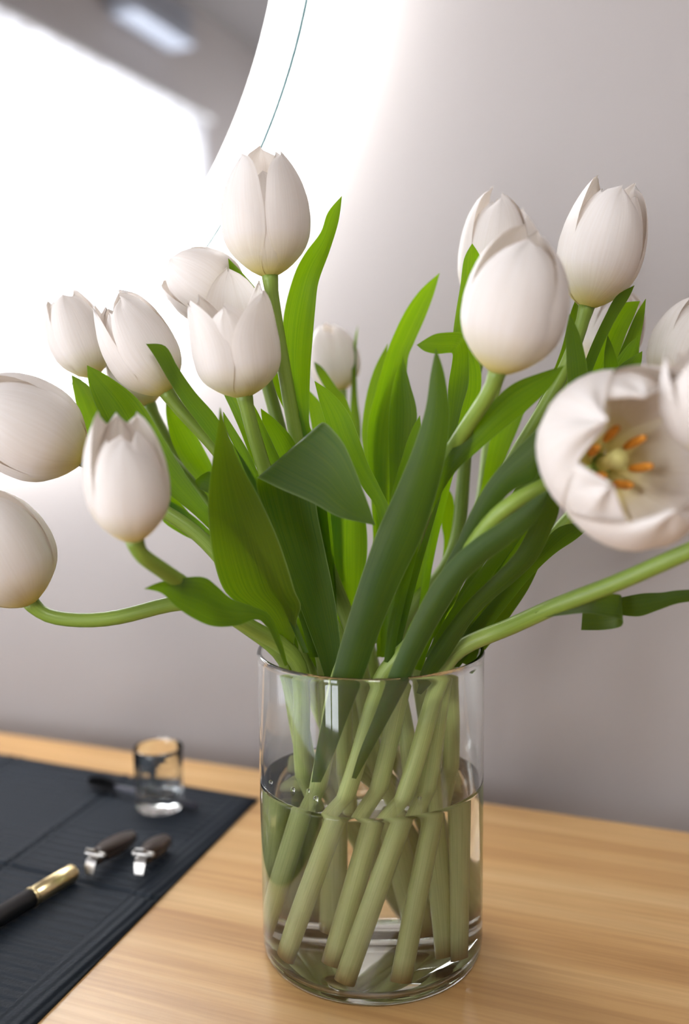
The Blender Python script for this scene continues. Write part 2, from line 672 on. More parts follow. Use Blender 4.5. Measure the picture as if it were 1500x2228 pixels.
for lo, hi in (((W2X0, W2Z0), (W2X0 + .05, W2Z1)), ((W2X1 - .05, W2Z0), (W2X1, W2Z1)), (((W2X0 + W2X1) / 2 - .035, W2Z0), ((W2X0 + W2X1) / 2 + .035, W2Z1)), ((W2X0, W2Z0), (W2X1, W2Z0 + .05)), ((W2X0, W2Z1 - .05), (W2X1, W2Z1))):
    box('window_frame', (lo[0], BACK_Y - .08, lo[1]), (hi[0], BACK_Y - .03, hi[1]), M['white_frame'], fill_win)
pl = bpy.data.lights.new('window_portal', 'AREA')
pl.shape = 'RECTANGLE'
pl.size, pl.size_y = W2X1 - W2X0, W2Z1 - W2Z0
pl.cycles.is_portal = True
po = bpy.data.objects.new('window_portal', pl)
po.location = ((W2X0 + W2X1) / 2, BACK_Y - 0.095, (W2Z0 + W2Z1) / 2)
po.rotation_euler = (math.pi / 2, 0, 0)
col.objects.link(po)
wl = empty('wall_left', (LEFT_X, 0, FLOOR_Z), 'beige wall with the curtained window, reflected in the mirror', None, kind='structure')
for lo, hi in (((LEFT_X - T, BACK_Y, FLOOR_Z), (LEFT_X, WIN_Y0, CEIL_Z)), ((LEFT_X - T, WIN_Y1, FLOOR_Z), (LEFT_X, WALL_Y, CEIL_Z)),
               ((LEFT_X - T, WIN_Y0, WIN_Z1), (LEFT_X, WIN_Y1, CEIL_Z))):
    box('wall_section', lo, hi, M['wall'], wl)
win = empty('window_1', (LEFT_X - 0.05, (WIN_Y0 + WIN_Y1) / 2, FLOOR_Z), 'tall white framed window behind the sheer curtain', None, kind='structure')
wx0, wx1 = LEFT_X - 0.08, LEFT_X - 0.03
ym = (WIN_Y0 + WIN_Y1) / 2
for lo, hi in (((wx0, WIN_Y0, FLOOR_Z), (wx1, WIN_Y0 + 0.05, WIN_Z1)), ((wx0, WIN_Y1 - 0.05, FLOOR_Z), (wx1, WIN_Y1, WIN_Z1)),
               ((wx0, ym - 0.035, FLOOR_Z), (wx1, ym + 0.035, WIN_Z1)), ((wx0, WIN_Y0, WIN_Z1 - 0.05), (wx1, WIN_Y1, WIN_Z1)),
               ((wx0, WIN_Y0, FLOOR_Z), (wx1, WIN_Y1, FLOOR_Z + 0.08))):
    box('window_frame', lo, hi, M['white_frame'], win)
# the daylight portal of that opening
pl = bpy.data.lights.new('window_portal', 'AREA')
pl.shape = 'RECTANGLE'
pl.size = WIN_Z1 - FLOOR_Z
pl.size_y = WIN_Y1 - WIN_Y0
pl.cycles.is_portal = True
po = bpy.data.objects.new('window_portal', pl)
po.location = (LEFT_X - 0.095, ym, (WIN_Z1 + FLOOR_Z) / 2)
po.rotation_euler = (0, -math.pi / 2, 0)
col.objects.link(po)

# unseen flush lamp behind the camera, added as fill for flowers and table
lamp = empty('fill_lamp', (0.5, -1.2, CEIL_Z), 'round flush ceiling fill lamp, added out of view to light the room', 'lamp')
turned('frame', [(0, 0), (0.27, 0), (0.27, 0.05), (0.255, 0.05), (0.25, 0.03), (0, 0.03)], (0.5, -1.2, CEIL_Z), M['white_frame'], lamp, seg=48, axis=(0, 0, -1))
turned('diffuser', [(0, 0.056), (0.15, 0.054), (0.22, 0.049), (0.249, 0.042), (0.249, 0.031), (0, 0.031)], (0.5, -1.2, CEIL_Z), M['lamp'], lamp, seg=48, axis=(0, 0, -1))

# sheer curtain in soft folds just inside the window
cv, cf = [], []
ny, nz = 180, 6
for i in range(ny + 1):
    y = WIN_Y0 + 0.01 + (WIN_Y1 + 0.06 - WIN_Y0) * i / ny
    a = i / ny * 2 * math.pi * 21
    dx = 0.022 * math.sin(a + 0.8 * math.sin(a * 0.31)) + 0.008 * math.sin(a * 0.43)
    for k in range(nz + 1):
        cv.append((LEFT_X + 0.055 + dx * (0.6 + 0.4 * k / nz), y, WIN_Z1 - 0.0 - (WIN_Z1 - FLOOR_Z - 0.02) * k / nz))
for i in range(ny):
    for k in range(nz):
        a = i * (nz + 1) + k
        cf.append((a, a + nz + 1, a + nz + 2, a + 1))
ct = empty('curtain', (LEFT_X + 0.055, ym, WIN_Z1), 'white sheer curtain in soft folds, glowing with daylight in the mirror', 'curtain')
link('sheer_fabric', cv, cf, M['curtain'], ct)
turned('curtain_rail', [(0, 0), (0.008, 0), (0.008, WIN_Y1 - WIN_Y0 + 0.16), (0, WIN_Y1 - WIN_Y0 + 0.16)], (LEFT_X + 0.055, WIN_Y0 - 0.05, WIN_Z1 + 0.008), M['white_frame'], ct, seg=16, axis=(0, 1, 0))

# wall unit above the curtain, only seen blurred in the mirror
ac = empty('wall_unit', (LEFT_X, -1.61, 1.53), 'small grey box-shaped wall unit above the curtain, blurred in the mirror', 'wall unit')
box('body', (LEFT_X, -1.80, 1.545), (LEFT_X + 0.12, -1.42, 1.66), M['grey_plastic'], ac, bevel=0.02)
box('flap', (LEFT_X + 0.02, -1.79, 1.525), (LEFT_X + 0.125, -1.43, 1.555), M['white_plastic'], ac, bevel=0.006)

# ------------------------------------------------------------------ table
tb = empty('table', (-0.3, 0.35, FLOOR_Z), 'oak table with visible grain under the vase', 'table')
TX0, TX1, TY0, TY1 = -1.25, 0.65, 0.06, TABLE_Y
box('table_top', (TX0, TY0, -0.035), (TX1, TY1, 0), M['wood'], tb, bevel=0.003)
for x in (TX0 + 0.05, TX1 - 0.11):
    for y in (TY0 + 0.05, TY1 - 0.11):
        box('leg', (x, y, FLOOR_Z), (x + 0.06, y + 0.06, -0.035), M['wood'], tb, bevel=0.004)
box('apron', (TX0 + 0.11, TY0 + 0.06, -0.1), (TX1 - 0.11, TY0 + 0.08, -0.035), M['wood'], tb)
box('apron', (TX0 + 0.11, TY1 - 0.09, -0.1), (TX1 - 0.11, TY1 - 0.07, -0.035), M['wood'], tb)

# ------------------------------------------------------------------ round lit mirror
STAND = 0.048
k_ = (WALL_Y - STAND) / TABLE_Y
MX, MZ = -0.8698 * 0.8 * k_, CAM_H + 0.483 * 0.8 * k_
MR, MI = 0.5164 * 0.8 * k_, 0.4841 * 0.8 * k_
MY = WALL_Y - STAND
mir = empty('round_mirror', (MX, WALL_Y, MZ), 'large round wall mirror with a glowing white LED rim', 'mirror')
AX = (0, -1, 0)                       # outwards from the wall
mc = (MX, MY, MZ)
turned('mirror_glass', [(0, 0), (MI, 0), (MI, -0.005), (0, -0.005)], mc, M['mirror'], mir, seg=192, axis=AX, smooth=False)
tag(turned('light_band', [(MI, 0), (MR, 0), (MR, -0.005), (MI, -0.005), (MI, 0)], mc, M['led_front'], mir, seg=192, axis=AX, smooth=False), 'frosted white glowing rim')
turned('glass_edge', [(MR, 0.0006), (MR + 0.0026, 0.0006), (MR + 0.0026, -0.006), (MR, -0.006), (MR, 0.0006)], mc, M['glass_edge'], mir, seg=192, axis=AX)
turned('housing', [(0, -0.0062), (MR - 0.012, -0.0062), (MR - 0.012, -STAND + 0.001), (0, -STAND + 0.001)], mc, M['housing'], mir, seg=128, axis=AX)
tag(turned('led_strip', [(MR - 0.0115, -0.010), (MR - 0.009, -0.010), (MR - 0.009, -0.042), (MR - 0.0115, -0.042), (MR - 0.0115, -0.010)], mc, M['led_back'], mir, seg=128, axis=AX), 'white backlight strip')

# ------------------------------------------------------------------ vase and water
VC = CAM + HR * 0.013 + HF * VD
VC = Vector((VC.x, VC.y, 0))
VR, VH, VT, VB = 0.060, 0.1674, 0.0022, 0.0042
RI = VR - VT
prof = [(0, 0.0012), (VR - 0.012, 0.0012), (VR - 0.009, 0.0), (VR - 0.005, 0.0003), (VR - 0.0018, 0.0022), (VR - 0.0004, 0.0055), (VR, 0.010), (VR, 0.05), (VR, 0.10), (VR, VH - 0.004),
        (VR + 0.0003, VH - 0.0018), (VR - 0.0002, VH - 0.0004), (VR - VT / 2, VH), (RI + 0.0001, VH - 0.0005), (RI - 0.0003, VH - 0.0020),
        (RI, VH - 0.005), (RI, 0.10), (RI, 0.05), (RI, VB + 0.006), (RI - 0.0015, VB + 0.0025), (RI - 0.005, VB + 0.0004), (RI - 0.010, VB), (0, VB)]
vase = turned('glass_vase', prof, VC, M['glass'], origin=VC, seg=128)
tag(vase, 'clear glass cylinder vase holding the tulips', 'vase')
WL = 0.098
e_ = 0.0004
wprof = [(0, VB - e_), (RI - 0.010, VB - e_), (RI - 0.005 + e_, VB), (RI - 0.0015 + e_, VB + 0.0022), (RI + e_, VB + 0.006), (RI + e_, 0.05), (RI + e_, WL - 0.002), (RI + e_, WL + 0.0004), (RI - 0.0010, WL), (0, WL)]
water = turned('water', wprof, VC, M['water'], origin=VC, seg=128)
tag(water, 'clear water half filling the glass vase', 'water')
for bx_, by_, br_ in ((-.96, -.22, .0011), (-.74, -.40, .0013), (-.70, .02, .0014), (-.60, -.42, .0010), (-.52, -.62, .0014), (.42, -.62, .0010), (.58, -.30, .0011)):
    pb = VC + HR * (bx_ * .055) + HF * (by_ * .055)
    bpf = [(br_ * math.sin(math.pi * k / 10), -br_ * math.cos(math.pi * k / 10)) for k in range(11)]
    bpf[0], bpf[-1] = (0, -br_), (0, br_)
    turned('bubble', bpf, (pb.x, pb.y, WL + br_ * .55), M['glass'], water, origin=(pb.x, pb.y, WL), seg=16)


def V(x, y, z):                       # inside the vase: x to the right, y away, both in fractions of the free radius
    p = VC + HR * (x * 0.0515) + HF * (y * 0.0515)
    return Vector((p.x, p.y, z))


# ------------------------------------------------------------------ tulips
RAD_CLOSED = smooth_table([(0, .10), (.04, .36), (.10, .58), (.20, .83), (.33, .97), (.47, 1.0), (.62, .95), (.76, .83), (.88, .66), (1, .42)])
RAD_DOME = smooth_table([(0, .10), (.04, .36), (.10, .58), (.20, .82), (.33, .96), (.47, 1.0), (.62, .96), (.76, .84), (.88, .63), (.95, .43), (1, .22)])
RAD_CUP = smooth_table([(0, .10), (.04, .38), (.10, .62), (.20, .86), (.33, .97), (.50, 1.0), (.68, .98), (.85, .95), (1, .92)])
RAD_OPEN = smooth_table([(0, .10), (.05, .36), (.14, .62), (.30, .87), (.48, 1.0), (.66, .99), (.84, .86), (1, .64)])
WID = smooth_table([(0, .42), (.06, .66), (.18, .90), (.32, 1.0), (.52, 1.0), (.66, .95), (.78, .90), (.88, .79), (.945, .62), (.98, .40), (1.0, .04)])


WID_CUP = smooth_table([(0, .42), (.06, .66), (.18, .90), (.32, 1.0), (.50, 1.0), (.62, .93), (.74, .78), (.85, .58), (.94, .34), (1.0, .03)])


def make_petal(root, base, a, e1, e2, L, R, th0, wmax, rs, tab, bulge, lean, tipout, seed, ragged=0.0):
    rr = random.Random(seed)
    nu, nv = 22, 14
    ph = [rr.uniform(0, 6.28) for _ in range(4)]
    am = rr.uniform(.010, .022)
    verts, faces, uvs = [], [], []
    for i in range(nu + 1):
        u = i / nu
        u2 = u ** 1.15
        w = interp(WID if tab in (RAD_CLOSED, RAD_DOME) else WID_CUP, u2) * wmax
        r0 = interp(tab, u2) * R * rs
        for k in range(nv + 1):
            v = -1 + 2 * k / nv
            th = th0 + v * w
            edge = abs(v) ** 2.2
            r = r0 * (1 + bulge * (1 - edge) * min(1, u2 * 4))
            r += R * tipout * u2 ** 3
            r += R * am * math.sin(5 * v + ph[0]) * u2 + R * am * math.sin(9 * u + ph[1] + 2 * v) * abs(v) * 0.9
            r -= R * 0.022 * math.exp(-(v / 0.10) ** 2) * (0.3 + u2)      # midrib groove
            z = L * u2 + L * lean * (u2 ** 2) * v + L * ragged * u2 ** 4 * math.sin(7 * v + ph[2])
            verts.append(base + a * z + (e1 * math.cos(th) + e2 * math.sin(th)) * r)
            uvs.append((v * .5 + .5 + seed % 7, u2))
    for i in range(nu):
        for k in range(nv):
            q = i * (nv + 1) + k
            faces.append((q, q + 1, q + nv + 2, q + nv + 1))
    return link('petal', verts, faces, M['petal'], root, uvs=uvs)


def make_flower(root, idx, bpx, tpx, width, dyb, dyt, phase, style='closed', tipout=0.0, ragged=0.0, tipvar=.07, lenv=.04):
    base, tip = W(*bpx, dyb), W(*tpx, dyt)
    a = tip - base
    L = a.length
    a.normalize()
    mid = (base + tip) / 2
    dist = (mid - CAM).dot(F_)
    R = width / 2 * dist / FPX / 0.985
    c = (CAM - mid).normalized()
    e1 = (c - a * c.dot(a))
    e1 = e1.normalized() if e1.length > .05 else (U_ - a * U_.dot(a)).normalized()
    e2 = a.cross(e1)
    tab = {'closed': RAD_CLOSED, 'dome': RAD_DOME, 'cup': RAD_CUP, 'open': RAD_OPEN}[style]
    rr = random.Random(idx * 13 + 5)
    for ring in (1, 0):                # inner three, then outer three
        for j in range(3):
            th = math.radians(phase) + j * 2 * math.pi / 3 + (math.pi / 3 if ring else 0) + rr.uniform(-.06, .06)
            L2 = L * (1 + rr.uniform(-lenv, lenv)) * (0.95 if ring else 1.0) * (1 - {1: .12, 3: .15, 7: .11}.get(idx, .05) * math.cos(th))
            make_petal(root, base, a, e1, e2, L2, R, th, math.radians(56 if ring else 61), 0.885 if ring else 1.0, tab,
                       0.085, rr.uniform(-.03, .03), tipout + rr.uniform(-tipvar * .4, tipvar), idx * 31 + ring * 7 + j, ragged)
    if style == 'open':                # stamens show only in the wide open flower
        pv, pf, pu = tube([base, base + a * L * .18, base + a * L * .36], [R * .10, R * .09, R * .12], 10)
        link('pistil', pv, pf, M['pistil'], root, uvs=pu)
        for j in range(6):
            th = j * math.pi / 3 + .4
            d = e1 * math.cos(th) + e2 * math.sin(th)
            p0, p1, p2 = base + d * R * .12, base + a * L * .20 + d * R * .26, base + a * L * .46 + d * R * .34
            v_, f_, u_ = tube([p0, p1], [R * .025, R * .02], 6)
            st = link('stamen', v_, f_, M['pistil'], root, uvs=u_)
            pts = catmull([tuple(p1), tuple((p1 + p2) / 2 + d * R * .01), tuple(p2)], 4)
            rad = [R * .055 * math.sin(math.pi * (0.12 + 0.76 * q / (len(pts) - 1))) ** .5 for q in range(len(pts))]
            v_, f_, u_ = tube(pts, rad, 8)
            link('anther', v_, f_, M['anther'], st, origin=None, uvs=u_)
    return base, a, L, R


def make_stem(root, B, Rm, pix, base, axis, r0=0.0052, r1=0.0034):
    foot, rim = V(B[0], B[1], VB + 0.004), V(Rm[0], Rm[1], VH + 0.002)
    pts = [foot, foot.lerp(rim, .35), foot.lerp(rim, .7), rim]
    pts += [W(x, y, d) for x, y, d in reversed(pix)]
    pts += [base - axis * 0.006, base + axis * 0.003]
    path = smooth_path(pts)
    n = len(path)
    rad = [r0 + (r1 - r0) * i / (n - 1) for i in range(n)]
    rad[-1] *= 1.3
    rad[-2] *= 1.15
    v, f, u = tube(path, rad, 14)
    return link('stem', v, f, M['stem'], root, uvs=u)


def make_leaf(root, dyt, dyb, cup, tilt, rows, depths=None, tint=None):
    """rows tip -> base: pixel pair of the two edges; depth eases from the tip to the base"""
    n = len(rows)
    data = []
    for i, rw in enumerate(rows):
        t = i / (n - 1)
        d = depths[i] if depths else dyt + (dyb - dyt) * t
        if len(rw) == 2:
            rw = (rw[0] - .5, rw[1], rw[0] + .5, rw[1])
        data.append((*rw, d))
    rws = catmull(data, 5)
    nv = 8
    verts, faces, uvs = [], [], []
    ln = 0
    prev = None
    for (xl, yl, xr, yr, d) in rws:
        c = W((xl + xr) / 2, (yl + yr) / 2, d)
        if prev is not None:
            ln += (c - prev).length
        prev = c
        wm = math.hypot(xr - xl, yr - yl) * (VD + d) / FPX
        for k in range(nv + 1):
            v = -1 + 2 * k / nv
            f = k / nv
            dd = d + wm * (cup * (1 - v * v) + tilt * v)
            verts.append(W(xl + (xr - xl) * f, yl + (yr - yl) * f, dd))
            uvs.append((f, ln * 10))
    for i in range(len(rws) - 1):
        for k in range(nv):
            q = i * (nv + 1) + k
            faces.append((q, q + 1, q + nv + 2, q + nv + 1))
    o = link('leaf', verts, faces, M['leaf'], root, uvs=uvs)
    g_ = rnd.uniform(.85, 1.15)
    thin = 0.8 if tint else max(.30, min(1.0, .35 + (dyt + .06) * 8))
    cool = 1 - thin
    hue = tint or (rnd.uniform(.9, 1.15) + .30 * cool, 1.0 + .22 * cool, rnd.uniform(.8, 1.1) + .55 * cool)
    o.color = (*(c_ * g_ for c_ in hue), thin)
    return o


# id: (label, base px, tip px, width px, depth base, depth tip, phase, style, tipout, ragged), stem foot, stem at rim, stem pixels from the flower down
TUL = {
 1: ('tallest upright white tulip, rising against the bright mirror rim', (588, 604), (568, 333), 178, .000, .002, 60, 'closed', .02, 0,
     [(597, 680, .002), (618, 800, .006), (650, 980, .012), (700, 1200, .014)]),
 2: ('white tulip leaning left, tucked behind a more open cup-shaped one', (520, 668), (372, 572), 152, .030, .035, 10, 'closed', .10, 0,
     [(555, 740, .030), (600, 900, .032), (650, 1100, .030), (690, 1300, .02)]),
 3: ('white cup-shaped tulip with parted petals below the tallest one', (533, 866), (492, 628), 176, -.020, -.022, 55, 'cup', .07, .02,
     [(545, 920, -.018), (585, 1050, -.012), (640, 1200, -.006)]),
 4: ('white tulip leaning left with a green leaf tip crossing its petals', (366, 858), (243, 652), 148, .000, .000, 25, 'closed', .08, .02,
     [(400, 900, .0), (470, 972, .002), (575, 1130, .004), (660, 1330, .004)]),
 5: ('small white tulip behind two dark leaf tips, against the mirror', (207, 822), (132, 636), 124, .045, .045, 10, 'closed', .06, 0,
     [(250, 880, .045), (330, 960, .045), (470, 1110, .038), (610, 1310, .022)]),
 6: ('large white tulip lying nearly sideways, its base touching the drooping cup', (184, 1000), (-70, 862), 206, -.005, -.02, 0, 'dome', .02, 0,
     [(230, 1040, .0), (320, 1092, .0), (430, 1158, .0), (540, 1290, .0)]),
 7: ('white tulip with ragged petal tips on a short curved stem', (293, 1182), (262, 925), 172, -.090, -.092, 5, 'closed', .05, .02,
     [(318, 1212, -.086), (355, 1243, -.076), (430, 1290, -.052), (540, 1365, -.036)]),
 8: ('white tulip hanging low on a long drooping stem bowed like a U', (68, 1316), (-62, 1075), 206, -.030, -.035, 5, 'dome', .02, 0,
     [(120, 1346, -.030), (200, 1353, -.030), (285, 1340, -.030), (370, 1310, -.030), (460, 1308, -.028), (545, 1372, -.018)]),
 9: ('small blurred white tulip far behind, close to the wall', (742, 853), (712, 708), 104, .130, .130, 60, 'dome', .05, 0,
     [(745, 920, .125), (752, 1080, .105), (765, 1270, .065)]),
 10: ('slender white tulip behind the large nearer bud, a dark leaf across it', (1062, 690), (1088, 422), 142, .050, .050, 15, 'dome', .0, 0,
     [(1045, 760, .052), (1020, 900, .055), (1008, 1050, .055), (985, 1220, .045)]),
 11: ('large egg-shaped white tulip bud tilted right, in front of its neighbours', (1082, 815), (1160, 512), 216, -.070, -.078, -12, 'dome', .0, 0,
     [(1058, 868, -.064), (1010, 938, -.050), (950, 1040, -.034), (885, 1220, -.026)]),
 12: ('tall white tulip with a notched tip above a cluster of pointed leaves', (1276, 672), (1345, 408), 172, .005, .005, 12, 'closed', .05, .01,
     [(1258, 735, .005), (1205, 855, .008), (1135, 968, .010), (1050, 1130, .010), (970, 1300, .006)]),
 13: ('wide open white tulip showing orange anthers', (1306, 1012), (1432, 968), 376, -.088, -.138, 80, 'open', -.05, .06,
     [(1258, 1030, -.066), (1190, 1052, -.072), (1118, 1086, -.076), (1062, 1138, -.066), (1018, 1205, -.056), (955, 1310, -.046), (890, 1415, -.038)]),
 14: ('white tulip half hidden behind the wide open flower', (1468, 868), (1548, 650), 170, .030, .030, 20, 'dome', .02, 0,
     [(1400, 960, .030), (1260, 1105, .030), (1120, 1260, .030), (1030, 1375, .025)]),
 15: ('white tulip on a long pale stem sweeping out over the table', (1578, 985), (1490, 772), 170, -.120, -.13, 20, 'closed', .02, 0,
     [(1625, 1080, -.115), (1590, 1160, -.105), (1500, 1198, -.095), (1350, 1266, -.075), (1200, 1322, -.055), (1095, 1372, -.03)]),
 16: ('white tulip almost hidden behind two others, only its tip showing', (1098, 690), (1132, 468), 116, .095, .095, 45, 'dome', .02, 0,
     [(1085, 780, .095), (1065, 950, .09), (1030, 1180, .07)]),
 17: ('white tulip hidden behind a fan of green leaves', (1306, 806), (1362, 636), 124, .060, .060, 20, 'dome', .02, 0,
     [(1270, 880, .06), (1170, 1050, .055), (1070, 1240, .045)]),
 18: ('white tulip hidden behind a leaning one, its yellow base showing', (327, 884), (262, 740), 112, .060, .060, 40, 'closed', .02, 0,
     [(342, 920, .06), (395, 1010, .055), (500, 1160, .045), (625, 1330, .03)]),
}
